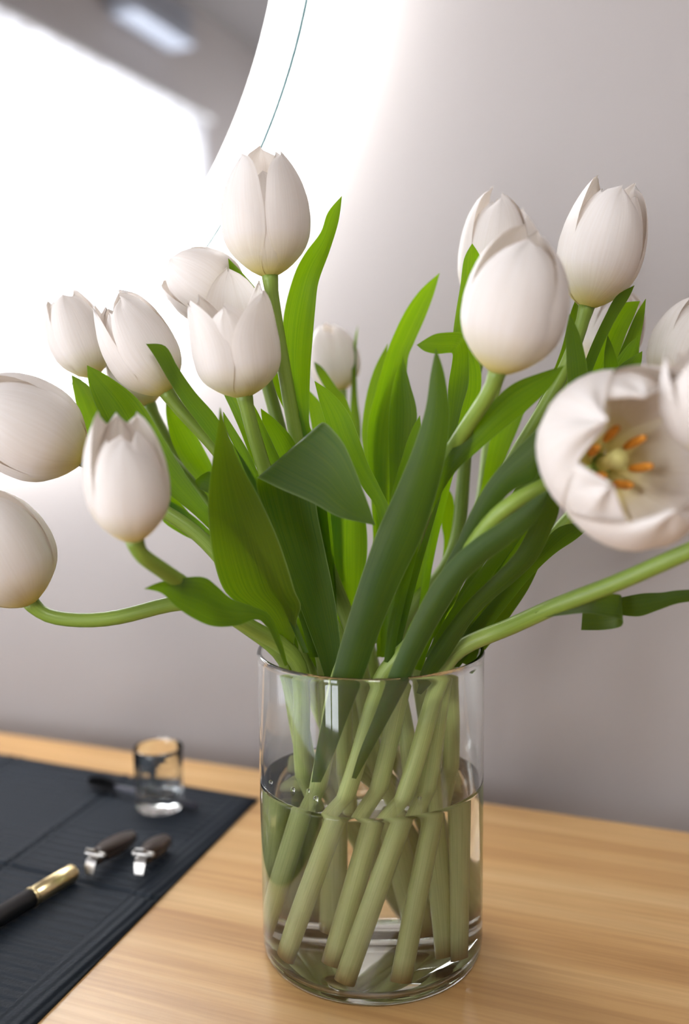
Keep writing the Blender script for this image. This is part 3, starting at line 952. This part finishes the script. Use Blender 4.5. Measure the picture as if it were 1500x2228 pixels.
# tulip id, depth at tip, depth at base, cup, tilt, rows (tip first) [, depth per row]
LEAVES = [
 (11, -.060, -.044, -.16, .0, [(949, 759), (937, 815, 967, 812), (926, 890, 978, 890), (902, 968, 974, 965), (868, 1052, 958, 1045), (820, 1160, 922, 1160), (784, 1262, 874, 1262), (752, 1365, 830, 1365), (728, 1450, 798, 1455), (708, 1540, 762, 1546), (690, 1630, 730, 1632), (680, 1700, 700, 1700)]),
 (8, -.062, -.022, .10, -.05, [(479, 886), (473, 935, 494, 935), (462, 1005, 519, 1000), (453, 1085, 560, 1075), (456, 1160, 600, 1160), (468, 1230, 626, 1232), (492, 1290, 642, 1285), (545, 1330, 655, 1318), (592, 1375, 646, 1352), (622, 1425, 638, 1418), (632, 1470, 636, 1470)], None, (2.3, 1.6, .6)),
 (1, -.04, -.02, .06, .0, [(817, 1143), (788, 1137, 806, 1108), (735, 1124, 785, 1052), (680, 1094, 752, 972), (615, 1066, 722, 932), (574, 1046, 707, 920), (560, 1040, 698, 921), (558, 1048, 690, 935), (562, 1075, 680, 1010), (580, 1130, 690, 1110), (606, 1200, 708, 1200), (645, 1300, 730, 1310), (690, 1420, 742, 1420), (714, 1500, 734, 1500)],
  [-.058, -.058, -.058, -.056, -.052, -.048, -.043, -.036, -.030, -.028, -.026, -.024, -.02, -.016]),
 (1, .012, .006, .12, -.1, [(744, 427), (714, 462, 737, 482), (698, 506, 718, 545), (664, 552, 694, 612), (640, 600, 687, 665), (619, 680, 681, 735), (615, 760, 676, 800), (628, 840, 674, 870), (652, 910, 675, 930), (668, 1000, 700, 1000), (690, 1150, 716, 1150), (712, 1320, 732, 1320), (724, 1430, 736, 1430)]),
 (2, .018, .01, .1, .1, [(497, 562), (502, 600, 530, 596), (518, 640, 566, 642), (556, 700, 599, 718), (578, 770, 624, 795), (604, 860, 652, 882), (642, 940, 686, 955), (676, 1060, 712, 1060), (704, 1250, 730, 1250), (720, 1420, 734, 1420)]),
 (4, -.025, .0, -.08, .05, [(318, 748), (338, 778, 360, 753), (366, 826, 388, 800), (396, 874, 424, 852), (434, 925, 470, 905), (476, 978, 506, 965), (522, 1040, 548, 1028), (592, 1170, 618, 1160), (662, 1380, 684, 1375), (672, 1430, 684, 1430)]),
 (5, .012, .006, .1, .1, [(190, 795), (193, 835, 238, 820), (208, 882, 300, 868), (243, 946, 342, 930), (300, 1012, 384, 1000), (370, 1076, 424, 1062), (442, 1138, 470, 1125), (530, 1235, 556, 1225), (622, 1380, 640, 1376), (640, 1430, 650, 1430)]),
 (18, .032, .012, .1, .0, [(155, 814), (162, 862, 196, 842), (177, 926, 236, 902), (202, 978, 276, 962), (272, 1052, 342, 1036), (398, 1152, 430, 1136), (520, 1275, 545, 1262), (608, 1390, 622, 1384), (622, 1430, 632, 1430)]),
 (7, -.075, -.045, -.12, .05, [(313, 1281), (352, 1291, 346, 1267), (386, 1322, 398, 1257), (424, 1347, 444, 1256), (466, 1363, 474, 1277), (516, 1361, 505, 1303), (556, 1348, 556, 1322), (580, 1362, 588, 1340), (602, 1405, 612, 1392), (620, 1450, 626, 1446)], None, (1.1, 1.05, .8)),
 (6, .02, .012, .05, .0, [(338, 1068), (350, 1128, 368, 1088), (398, 1164, 404, 1110), (456, 1192, 452, 1150), (520, 1250, 520, 1225), (600, 1370, 612, 1362), (622, 1430, 632, 1428)]),
 (3, -.004, -.006, -.15, .0, [(470, 800), (484, 850, 520, 840), (500, 885, 552, 880), (522, 935, 580, 935), (546, 995, 606, 990), (580, 1060, 640, 1060), (636, 1200, 690, 1200), (690, 1380, 728, 1380), (706, 1450, 730, 1450)]),
 (6, -.012, -.006, .05, .0, [(486, 896), (490, 930, 512, 935), (514, 980, 542, 985), (545, 1050, 572, 1048), (600, 1150, 630, 1150), (665, 1330, 690, 1330), (684, 1430, 700, 1430)]),
 (3, .0, .004, .08, .0, [(568, 889), (573, 930, 603, 916), (588, 980, 642, 962), (614, 1040, 668, 1030), (650, 1150, 695, 1150), (700, 1350, 722, 1350), (712, 1430, 724, 1430)]),
 (9, .062, .03, .08, .1, [(957, 594), (916, 630, 944, 642), (884, 674, 924, 695), (860, 722, 902, 745), (842, 768, 888, 782), (818, 850, 884, 850), (800, 930, 872, 930), (802, 1020, 858, 1020), (815, 1120, 852, 1120), (826, 1280, 850, 1280), (830, 1430, 845, 1430)]),
 (9, .068, .03, .05, .0, [(844, 748), (816, 800, 840, 800), (798, 860, 836, 860), (788, 935, 830, 935), (794, 1005, 834, 1005), (808, 1090, 836, 1090), (816, 1280, 832, 1280), (820, 1430, 832, 1430)]),
 (10, .035, .02, .14, .0, [(876, 774), (857, 830, 893, 836), (847, 900, 908, 900), (846, 980, 900, 980), (848, 1060, 884, 1060), (846, 1200, 870, 1200), (846, 1430, 860, 1430)]),
 (11, -.03, -.02, .05, .0, [(914, 904), (894, 940, 916, 940), (874, 1000, 905, 1000), (852, 1080, 880, 1080), (836, 1200, 860, 1200), (800, 1400, 820, 1400)]),
 (1, .004, .0, .12, -.05, [(685, 829), (694, 868, 724, 856), (706, 910, 758, 898), (720, 955, 780, 948), (752, 1005, 802, 1010), (790, 1062, 828, 1062), (822, 1120, 850, 1120), (836, 1260, 860, 1260), (830, 1430, 846, 1430)]),
 (11, -.058, -.040, -.12, .0, [(1229, 795), (1177, 811, 1196, 845), (1122, 832, 1142, 897), (1080, 866, 1086, 942), (1032, 922, 1040, 982), (984, 976, 996, 1022), (944, 1046, 962, 1072), (900, 1150, 920, 1165), (850, 1340, 872, 1350), (836, 1440, 856, 1445)], None, (1.1, 1.05, .8)),
 (10, .018, .02, -.1, .1, [(1028, 530), (1010, 564, 1047, 562), (1002, 622, 1053, 612), (992, 682, 1040, 682), (986, 735, 1030, 742), (990, 800, 1048, 815), (990, 868, 1040, 880), (972, 950, 1012, 955), (952, 1060, 980, 1060), (922, 1240, 940, 1240), (900, 1430, 914, 1430)]),
 (11, -.02, -.02, .05, .0, [(907, 750), (924, 764, 944, 728), (950, 770, 976, 723), (976, 768, 1005, 724), (985, 770, 1016, 736), (984, 790, 1021, 772), (976, 840, 1020, 835), (974, 900, 1005, 890), (968, 960, 990, 955), (940, 1080, 960, 1080), (895, 1250, 912, 1250), (850, 1430, 866, 1430)],
  [-.030, -.030, -.028, -.024, -.016, -.010, -.006, -.006, -.008, -.01, -.014, -.02]),
 (13, -.035, -.03, -.1, .0, [(1240, 683), (1232, 728, 1262, 728), (1233, 790, 1277, 790), (1235, 852, 1281, 850), (1226, 925, 1272, 925), (1190, 1015, 1228, 1015), (1110, 1150, 1140, 1160), (980, 1330, 1005, 1340), (925, 1430, 945, 1432)]),
 (12, -.004, .0, .05, .1, [(1381, 621), (1342, 644, 1369, 648), (1316, 690, 1340, 696), (1290, 745, 1312, 752), (1268, 800, 1290, 806), (1240, 870, 1262, 876), (1140, 1030, 1160, 1036), (1000, 1290, 1018, 1296), (950, 1420, 966, 1424)]),
 (17, .018, .02, .08, .0, [(1393, 655), (1350, 662, 1380, 690), (1322, 700, 1362, 730), (1298, 752, 1346, 778), (1280, 800, 1332, 820), (1262, 870, 1312, 876), (1170, 1030, 1200, 1040), (1030, 1280, 1050, 1286), (980, 1420, 995, 1424)]),
 (14, .012, .02, .08, .0, [(1406, 650), (1384, 684, 1402, 694), (1362, 735, 1393, 745), (1344, 780, 1386, 800), (1320, 850, 1360, 860), (1220, 1010, 1250, 1020), (1080, 1250, 1100, 1260), (1000, 1400, 1016, 1404)]),
 (12, -.008, .01, .06, .0, [(1323, 730), (1316, 765, 1338, 765), (1313, 815, 1348, 805), (1306, 860, 1340, 860), (1230, 990, 1260, 1000), (1080, 1210, 1100, 1220), (985, 1400, 1000, 1404)]),
 (14, .0, .01, -.08, .0, [(1388, 733), (1365, 752, 1391, 770), (1340, 785, 1385, 800), (1315, 830, 1365, 842), (1280, 890, 1330, 900), (1160, 1070, 1190, 1080), (1000, 1390, 1014, 1394)]),
 (17, -.012, .0, -.08, .0, [(1398, 764), (1358, 788, 1396, 790), (1325, 818, 1384, 825), (1290, 852, 1360, 858), (1240, 920, 1300, 930), (1130, 1080, 1160, 1090), (990, 1390, 1004, 1394)]),
 (12, .012, .012, .12, .0, [(1252, 655), (1240, 688, 1262, 680), (1222, 760, 1248, 752), (1194, 832, 1236, 830), (1166, 888, 1234, 868), (1142, 940, 1196, 915), (1112, 990, 1152, 968), (1064, 1080, 1092, 1062), (985, 1250, 1002, 1245), (940, 1400, 954, 1400)]),
 (16, .065, .05, .05, .0, [(1155, 826), (1096, 868, 1150, 862), (1072, 935, 1136, 912), (1058, 1000, 1108, 980), (1046, 1065, 1080, 1050), (1010, 1180, 1035, 1175), (960, 1380, 975, 1380)]),
 (13, -.072, -.05, -.14, .0, [(1215, 945), (1192, 916, 1182, 1000), (1144, 957, 1162, 1046), (1096, 1006, 1118, 1066), (1055, 1060, 1084, 1100), (1020, 1122, 1052, 1150), (994, 1180, 1022, 1202), (958, 1250, 988, 1264), (894, 1380, 920, 1388), (870, 1450, 896, 1454)]),
 (13, -.080, -.044, -.2, .0, [(1200, 1060), (1148, 1094, 1170, 1130), (1090, 1136, 1114, 1180), (1034, 1172, 1060, 1220), (984, 1216, 1012, 1266), (934, 1282, 968, 1332), (888, 1372, 926, 1408), (850, 1458, 890, 1480), (818, 1545, 850, 1555), (784, 1630, 806, 1636), (766, 1690, 776, 1692)]),
 (15, -.062, -.03, -.16, .0, [(1205, 1030), (1180, 1072, 1218, 1104), (1158, 1134, 1198, 1160), (1124, 1200, 1168, 1218), (1080, 1248, 1124, 1262), (1006, 1322, 1040, 1336), (930, 1430, 968, 1444), (905, 1500, 915, 1503)]),
 (14, -.03, .0, -.1, .0, [(1296, 1135), (1218, 1146, 1256, 1172), (1170, 1198, 1204, 1208), (1122, 1250, 1146, 1266), (1020, 1368, 1060, 1374), (964, 1450, 1000, 1452)]),
 (15, -.05, -.06, .12, .0, [(1268, 1331, 1265, 1371), (1306, 1330, 1308, 1371), (1340, 1322, 1344, 1366), (1353, 1300, 1356, 1358), (1346, 1293, 1352, 1347), (1318, 1293, 1322, 1341), (1270, 1299, 1278, 1334), (1215, 1308, 1222, 1339), (1165, 1333, 1172, 1345)],
  [-.050, -.050, -.053, -.060, -.067, -.068, -.066, -.06, -.052]),
 (15, -.06, -.05, -.1, .0, [(1570, 1300), (1530, 1284, 1530, 1306), (1478, 1284, 1476, 1313), (1440, 1289, 1432, 1328), (1398, 1291, 1392, 1341), (1350, 1300, 1350, 1338), (1300, 1310, 1302, 1330), (1240, 1322, 1242, 1332)]),
 (14, .0, .008, .08, .0, [(1178, 1222), (1122, 1258, 1150, 1282), (1080, 1318, 1110, 1342), (1040, 1378, 1068, 1400), (1000, 1440, 1024, 1450)]),
 (9, .035, .02, .06, .0, [(772, 1030), (720, 1100, 790, 1090), (702, 1180, 800, 1175), (712, 1270, 795, 1260), (728, 1350, 785, 1350), (742, 1440, 778, 1440)]),
 (10, .045, .03, .06, .0, [(934, 1050), (898, 1110, 945, 1110), (884, 1180, 938, 1180), (878, 1260, 924, 1260), (866, 1350, 910, 1350), (858, 1430, 890, 1430)]),
 (12, .014, .005, -.08, .0, [(1000, 1225), (956, 1290, 1000, 1290), (908, 1362, 950, 1372), (880, 1450, 918, 1460)]),
 (16, .06, .05, .05, .0, [(960, 1050), (957, 1085, 986, 1080), (961, 1140, 990, 1140), (966, 1190, 984, 1190), (950, 1300, 962, 1300), (930, 1400, 940, 1400)]),
 (9, .125, .1, .05, .0, [(779, 710), (768, 760, 776, 764), (764, 860, 778, 862), (760, 930, 786, 930), (762, 1010, 784, 1010), (768, 1200, 780, 1200)]),
 (2, .08, .04, .05, .0, [(684, 787), (690, 812, 704, 802), (712, 852, 732, 842), (738, 895, 760, 884), (750, 1000, 770, 1000), (756, 1200, 768, 1200)]),
 (2, .05, .03, .05, .0, [(668, 845), (672, 890, 702, 882), (680, 935, 718, 925), (692, 1005, 738, 1000), (710, 1120, 742, 1120), (728, 1350, 742, 1350)]),
 (18, .04, .02, .08, .0, [(362, 870), (362, 905, 386, 892), (374, 962, 420, 935), (400, 1012, 452, 992), (440, 1062, 482, 1052), (540, 1210, 565, 1205), (640, 1400, 652, 1400)]),
 (3, -.03, -.03, .2, .0, [(424, 1046), (432, 1062, 444, 1030), (450, 1072, 462, 1030), (490, 1110, 500, 1080), (580, 1250, 595, 1240), (660, 1420, 672, 1420)]),
 (4, .02, .01, -.06, .0, [(640, 1290), (632, 1340, 660, 1330), (650, 1390, 690, 1385), (680, 1440, 712, 1440), (700, 1480, 706, 1480)]),
]
RIM = {1: (115, .40), 2: (140, .58), 3: (215, .36), 4: (182, .50), 5: (158, .86), 6: (180, .84), 7: (212, .86), 8: (196, .92), 9: (95, .80), 10: (60, .55), 11: (-112, .74),
       12: (-42, .52), 13: (-78, .74), 14: (14, .88), 15: (-30, .88), 16: (52, .88), 17: (-4, .80), 18: (139, .90)}
FOOT = {14: (20, .92), 12: (-128, .56), 1: (40, .45), 3: (120, .50), 10: (-30, .70), 17: (-75, .88), 15: (-108, .90), 13: (-152, .90), 11: (-186, .88), 7: (140, .88)}
roots = {}
for i, (label, bpx, tpx, wpx, dyb, dyt, phase, style, tipout, ragged, pix) in TUL.items():
    if i not in FOOT:                 # the bunch is a spiral: every stem runs down and round the same way
        FOOT[i] = (RIM[i][0] - 72 + 16 * math.sin(i * 2.3), .80 + .12 * ((i * .37) % 1))
    rim = tuple(RIM[i][1] * f_(math.radians(RIM[i][0])) for f_ in (math.cos, math.sin))
    foot = tuple(FOOT[i][1] * f_(math.radians(FOOT[i][0])) for f_ in (math.cos, math.sin))
    rt = empty('tulip', V(foot[0], foot[1], VB + 0.005), label, 'tulip', 'white tulips in the vase')
    roots[i] = rt
    base, ax, L, R = make_flower(rt, i, bpx, tpx, wpx, dyb, dyt, phase, style, tipout, ragged, *{'open': (.20, .10), 'cup': (.16, .06), 'closed': (.08, .05), 'dome': (.05, .04)}[style])
    make_stem(rt, foot, rim, pix, base, ax)
for lf in LEAVES:
    make_leaf(roots[lf[0]], *lf[1:])

# ------------------------------------------------------------------ dark paper mat with pressed folds
MO = Vector((-0.3175, 0.6245, 0))
E1, E2 = Vector((-1, 0.028, 0)), Vector((0.062, -1, 0))
mv, mf = [], []
SA = SB = 0.46
FA, FB = (0.115, 0.23, 0.345), (0.155, 0.31)


def lines(folds):
    xs = {round(0.46 * i / 40, 4) for i in range(41)}
    for f in folds:
        xs |= {round(f + d, 4) for d in (-.008, -.006, -.004, -.0025, -.0012, 0, .0012, .0025, .004, .006, .008)}
    return sorted(xs)


la, lb = lines(FA), lines(FB)
na, nb = len(la) - 1, len(lb) - 1
for i in range(na + 1):
    for k in range(nb + 1):
        a, b = la[i], lb[k]
        z = 0.0016
        for d in [a - f for f in FA] + [b - f for f in FB]:
            z += 0.0013 * math.exp(-(d / 0.006) ** 2) - 0.0024 * math.exp(-(d / 0.0018) ** 2)
        p = MO + E1 * a + E2 * b
        mv.append((p.x, p.y, max(z, 0.0006)))
nt_ = len(mv)
mv += [(x, y, 0.0002) for x, y, z in mv]
for i in range(na):
    for k in range(nb):
        q = i * (nb + 1) + k
        mf.append((q, q + nb + 1, q + nb + 2, q + 1))
        mf.append((q + nt_, q + 1 + nt_, q + nb + 2 + nt_, q + nb + 1 + nt_))
rim_ = [i * (nb + 1) for i in range(na + 1)] + [na * (nb + 1) + k for k in range(1, nb + 1)] + [i * (nb + 1) + nb for i in range(na - 1, -1, -1)] + [k for k in range(nb - 1, 0, -1)]
for a, b in zip(rim_, rim_[1:] + rim_[:1]):
    mf.append((a, b, b + nt_, a + nt_))
mat_o = link('paper_mat', mv, mf, M['napkin'], origin=MO, smooth=True)
fix_normals(mat_o)
tag(mat_o, 'dark blue-grey ribbed paper mat with pressed fold lines on the table', 'mat')
MT = 0.0024

# ------------------------------------------------------------------ small faceted glass
gc = Vector((-0.3775, 0.5835, MT))
GR, GH = 0.0180, 0.046
sg = 96
prof_o = [(0, 0), (GR * .86, 0), (GR * .94, .001), (GR * .96, .004), (GR * .97, .015), (GR * .985, .03), (GR, GH - .001), (GR - .0004, GH), (GR - .0009, GH - .001),
          (GR - .0013, .03), (GR - .0018, .016), (GR - .0034, .0105), (0, .0095)]
gv, gf = lathe(prof_o, gc, sg)
gv2 = []
for p in gv:
    d = Vector((p.x - gc.x, p.y - gc.y, 0))
    r = d.length
    h = p.z - gc.z
    if r > GR * .9 and .003 < h < .034:
        a = math.atan2(d.y, d.x)
        f = 1 - 0.055 * abs(math.sin(5 * a)) ** .8
        p = Vector((gc.x + d.x * f, gc.y + d.y * f, p.z))
    gv2.append(p)
g = link('shot_glass', gv2, gf, M['shot'], origin=gc)
fix_normals(g)
tag(g, 'small clear faceted shot glass on the dark mat', 'glass')

# ------------------------------------------------------------------ spoolie brush behind the glass
b0, b1, b2 = onz(195, 1698, .008), onz(252, 1712, .008), onz(428, 1754, .006)
br = empty('lash_brush', (b1.x, b1.y, MT), 'small black bristle brush with a thin handle behind the shot glass', 'brush')
d = (b1 - b0).normalized()
v_, f_, u_ = tube([b0 - d * .002, b1 + d * .006, b1.lerp(b2, .5), b2], [.0012, .0018, .0020, .0024], 12)
link('handle', v_, f_, M['grey_handle'], br, uvs=u_)
bv, bf = [], []
axx = d
ee1 = axx.orthogonal().normalized()
ee2 = axx.cross(ee1)
LB = (b1 - b0).length
for i in range(26):
    t = i / 25
    rad = .0064 * (math.sin(math.pi * (0.12 + .8 * t)) ** .45)
    for k in range(20):
        a = 2 * math.pi * k / 20 + i * .35
        q = len(bv)
        c = b0 + axx * LB * t
        rd = ee1 * math.cos(a) + ee2 * math.sin(a)
        tg = axx * .0007
        sd = axx.cross(rd) * .0007
        bv += [c - tg, c + tg, c + rd * rad + axx * .0002, c + sd]
        bf += [(q, q + 1, q + 2), (q, q + 2, q + 3), (q + 1, q + 3, q + 2)]
tag(link('bristles', bv, bf, M['bristle'], br, smooth=False), None, None, kind='stuff')

# ------------------------------------------------------------------ black pen-like brush with a gold cap
q0, q1, q2 = onz(160, 1898, .008), onz(70, 1952, .008), onz(-40, 2030, .008)
zc = MT + .0058
for q in (q0, q1, q2):
    q.z = zc
dr = (q1 - q0).normalized()
q2 = q1 + dr * .10
pn = empty('brush_pen', (q1.x, q1.y, MT), 'black slim pen with a shiny gold cap on the dark mat', 'pen')
Lg = (q1 - q0).length
tag(turned('cap', [(0, 0), (.0046, 0), (.0053, .0008), (.0055, .002), (.0055, Lg), (0, Lg)], q0, M['gold'], pn, seg=32, axis=dr), 'shiny gold cap')
turned('barrel', [(0, 0), (.0057, 0), (.0057, .06), (.0050, .09), (.003, .10), (0, .10)], q1, M['black'], pn, seg=32, axis=dr)
turned('collar', [(0, -.001), (.0059, -.001), (.0059, .0012), (0, .0012)], q1, M['gold'], pn, seg=32, axis=dr)


# ------------------------------------------------------------------ two dark hair clips
def clip(p_far, p_near, label):
    """jaw body slopes down to the far end; sprung steel levers at the near end"""
    a = onz(*p_far, MT + .006)
    b = onz(*p_near, MT + .012)
    d = (b - a).normalized()
    s = d.cross(Vector((0, 0, 1))).normalized()
    up = s.cross(d).normalized()
    rt = empty('hair_clip', (a.x, a.y, MT), label, 'clip', 'dark hair clips on the mat')
    L = (b - a).length
    for lift, nm in ((0.0, 'upper_jaw'), (-.0045, 'lower_jaw')):
        pv, pf = [], []
        n = 14
        for i in range(n + 1):
            t = i / n
            wv = .0060 * (0.72 + .55 * math.sin(math.pi * min(1, t * 1.15)) ** .7) * (0.55 if i == 0 else 1)
            hv = .0030 * (.5 + .7 * math.sin(math.pi * (0.1 + .7 * t)))
            c = a + d * L * t + up * (lift * (0.45 + .55 * t) + .0015)
            for k in range(10):
                an = 2 * math.pi * k / 10
                pv.append(c + s * math.cos(an) * wv + up * math.sin(an) * hv)
        for i in range(n):
            for k in range(10):
                k2 = (k + 1) % 10
                pf.append((i * 10 + k, i * 10 + k2, i * 10 + 10 + k2, i * 10 + 10 + k))
        pf.append(tuple(range(10)))
        pf.append(tuple(n * 10 + k for k in range(9, -1, -1)))
        o = link(nm, pv, pf, M['brown'], rt)
        fix_normals(o)
    # hinge pin across, then the two steel finger plates
    hp = b + up * .001
    turned('hinge_pin', [(0, -.0072), (.0016, -.0072), (.0019, -.006), (.0019, .006), (.0016, .0072), (0, .0072)], hp, M['silver'], rt, seg=16, axis=s)
    for sign, nm in ((1, 'upper_lever'), (-1, 'lower_lever')):
        p0 = hp + up * (.0008 * sign)
        p1 = hp + d * .005 + up * (.0030 * sign)
        p2 = hp + d * .0065 + up * (.0052 * sign if sign > 0 else -.0105)
        if p2.z < MT + .0008:
            p2.z = MT + .0008
        pts = [Vector(p) for p in catmull([tuple(p0), tuple(p1), tuple(p2)], 5)]
        lv, lf_ = [], []
        for i, c in enumerate(pts):
            wv = .0028 + .0008 * math.sin(math.pi * i / (len(pts) - 1))
            for sx, sz in ((-1, -1), (1, -1), (1, 1), (-1, 1)):
                lv.append(c + s * sx * wv + up * sz * .0005)
        for i in range(len(pts) - 1):
            for k in range(4):
                k2 = (k + 1) % 4
                lf_.append((i * 4 + k, i * 4 + k2, i * 4 + 4 + k2, i * 4 + 4 + k))
        lf_ += [(0, 3, 2, 1), tuple((len(pts) - 1) * 4 + k for k in range(4))]
        link(nm, lv, lf_, M['silver'], rt, smooth=False)


clip((288, 1818), (208, 1862), 'dark brown hair clip with steel levers, beside the gold pen cap')
clip((360, 1826), (312, 1862), 'dark brown hair clip with steel levers, nearer the edge of the mat')
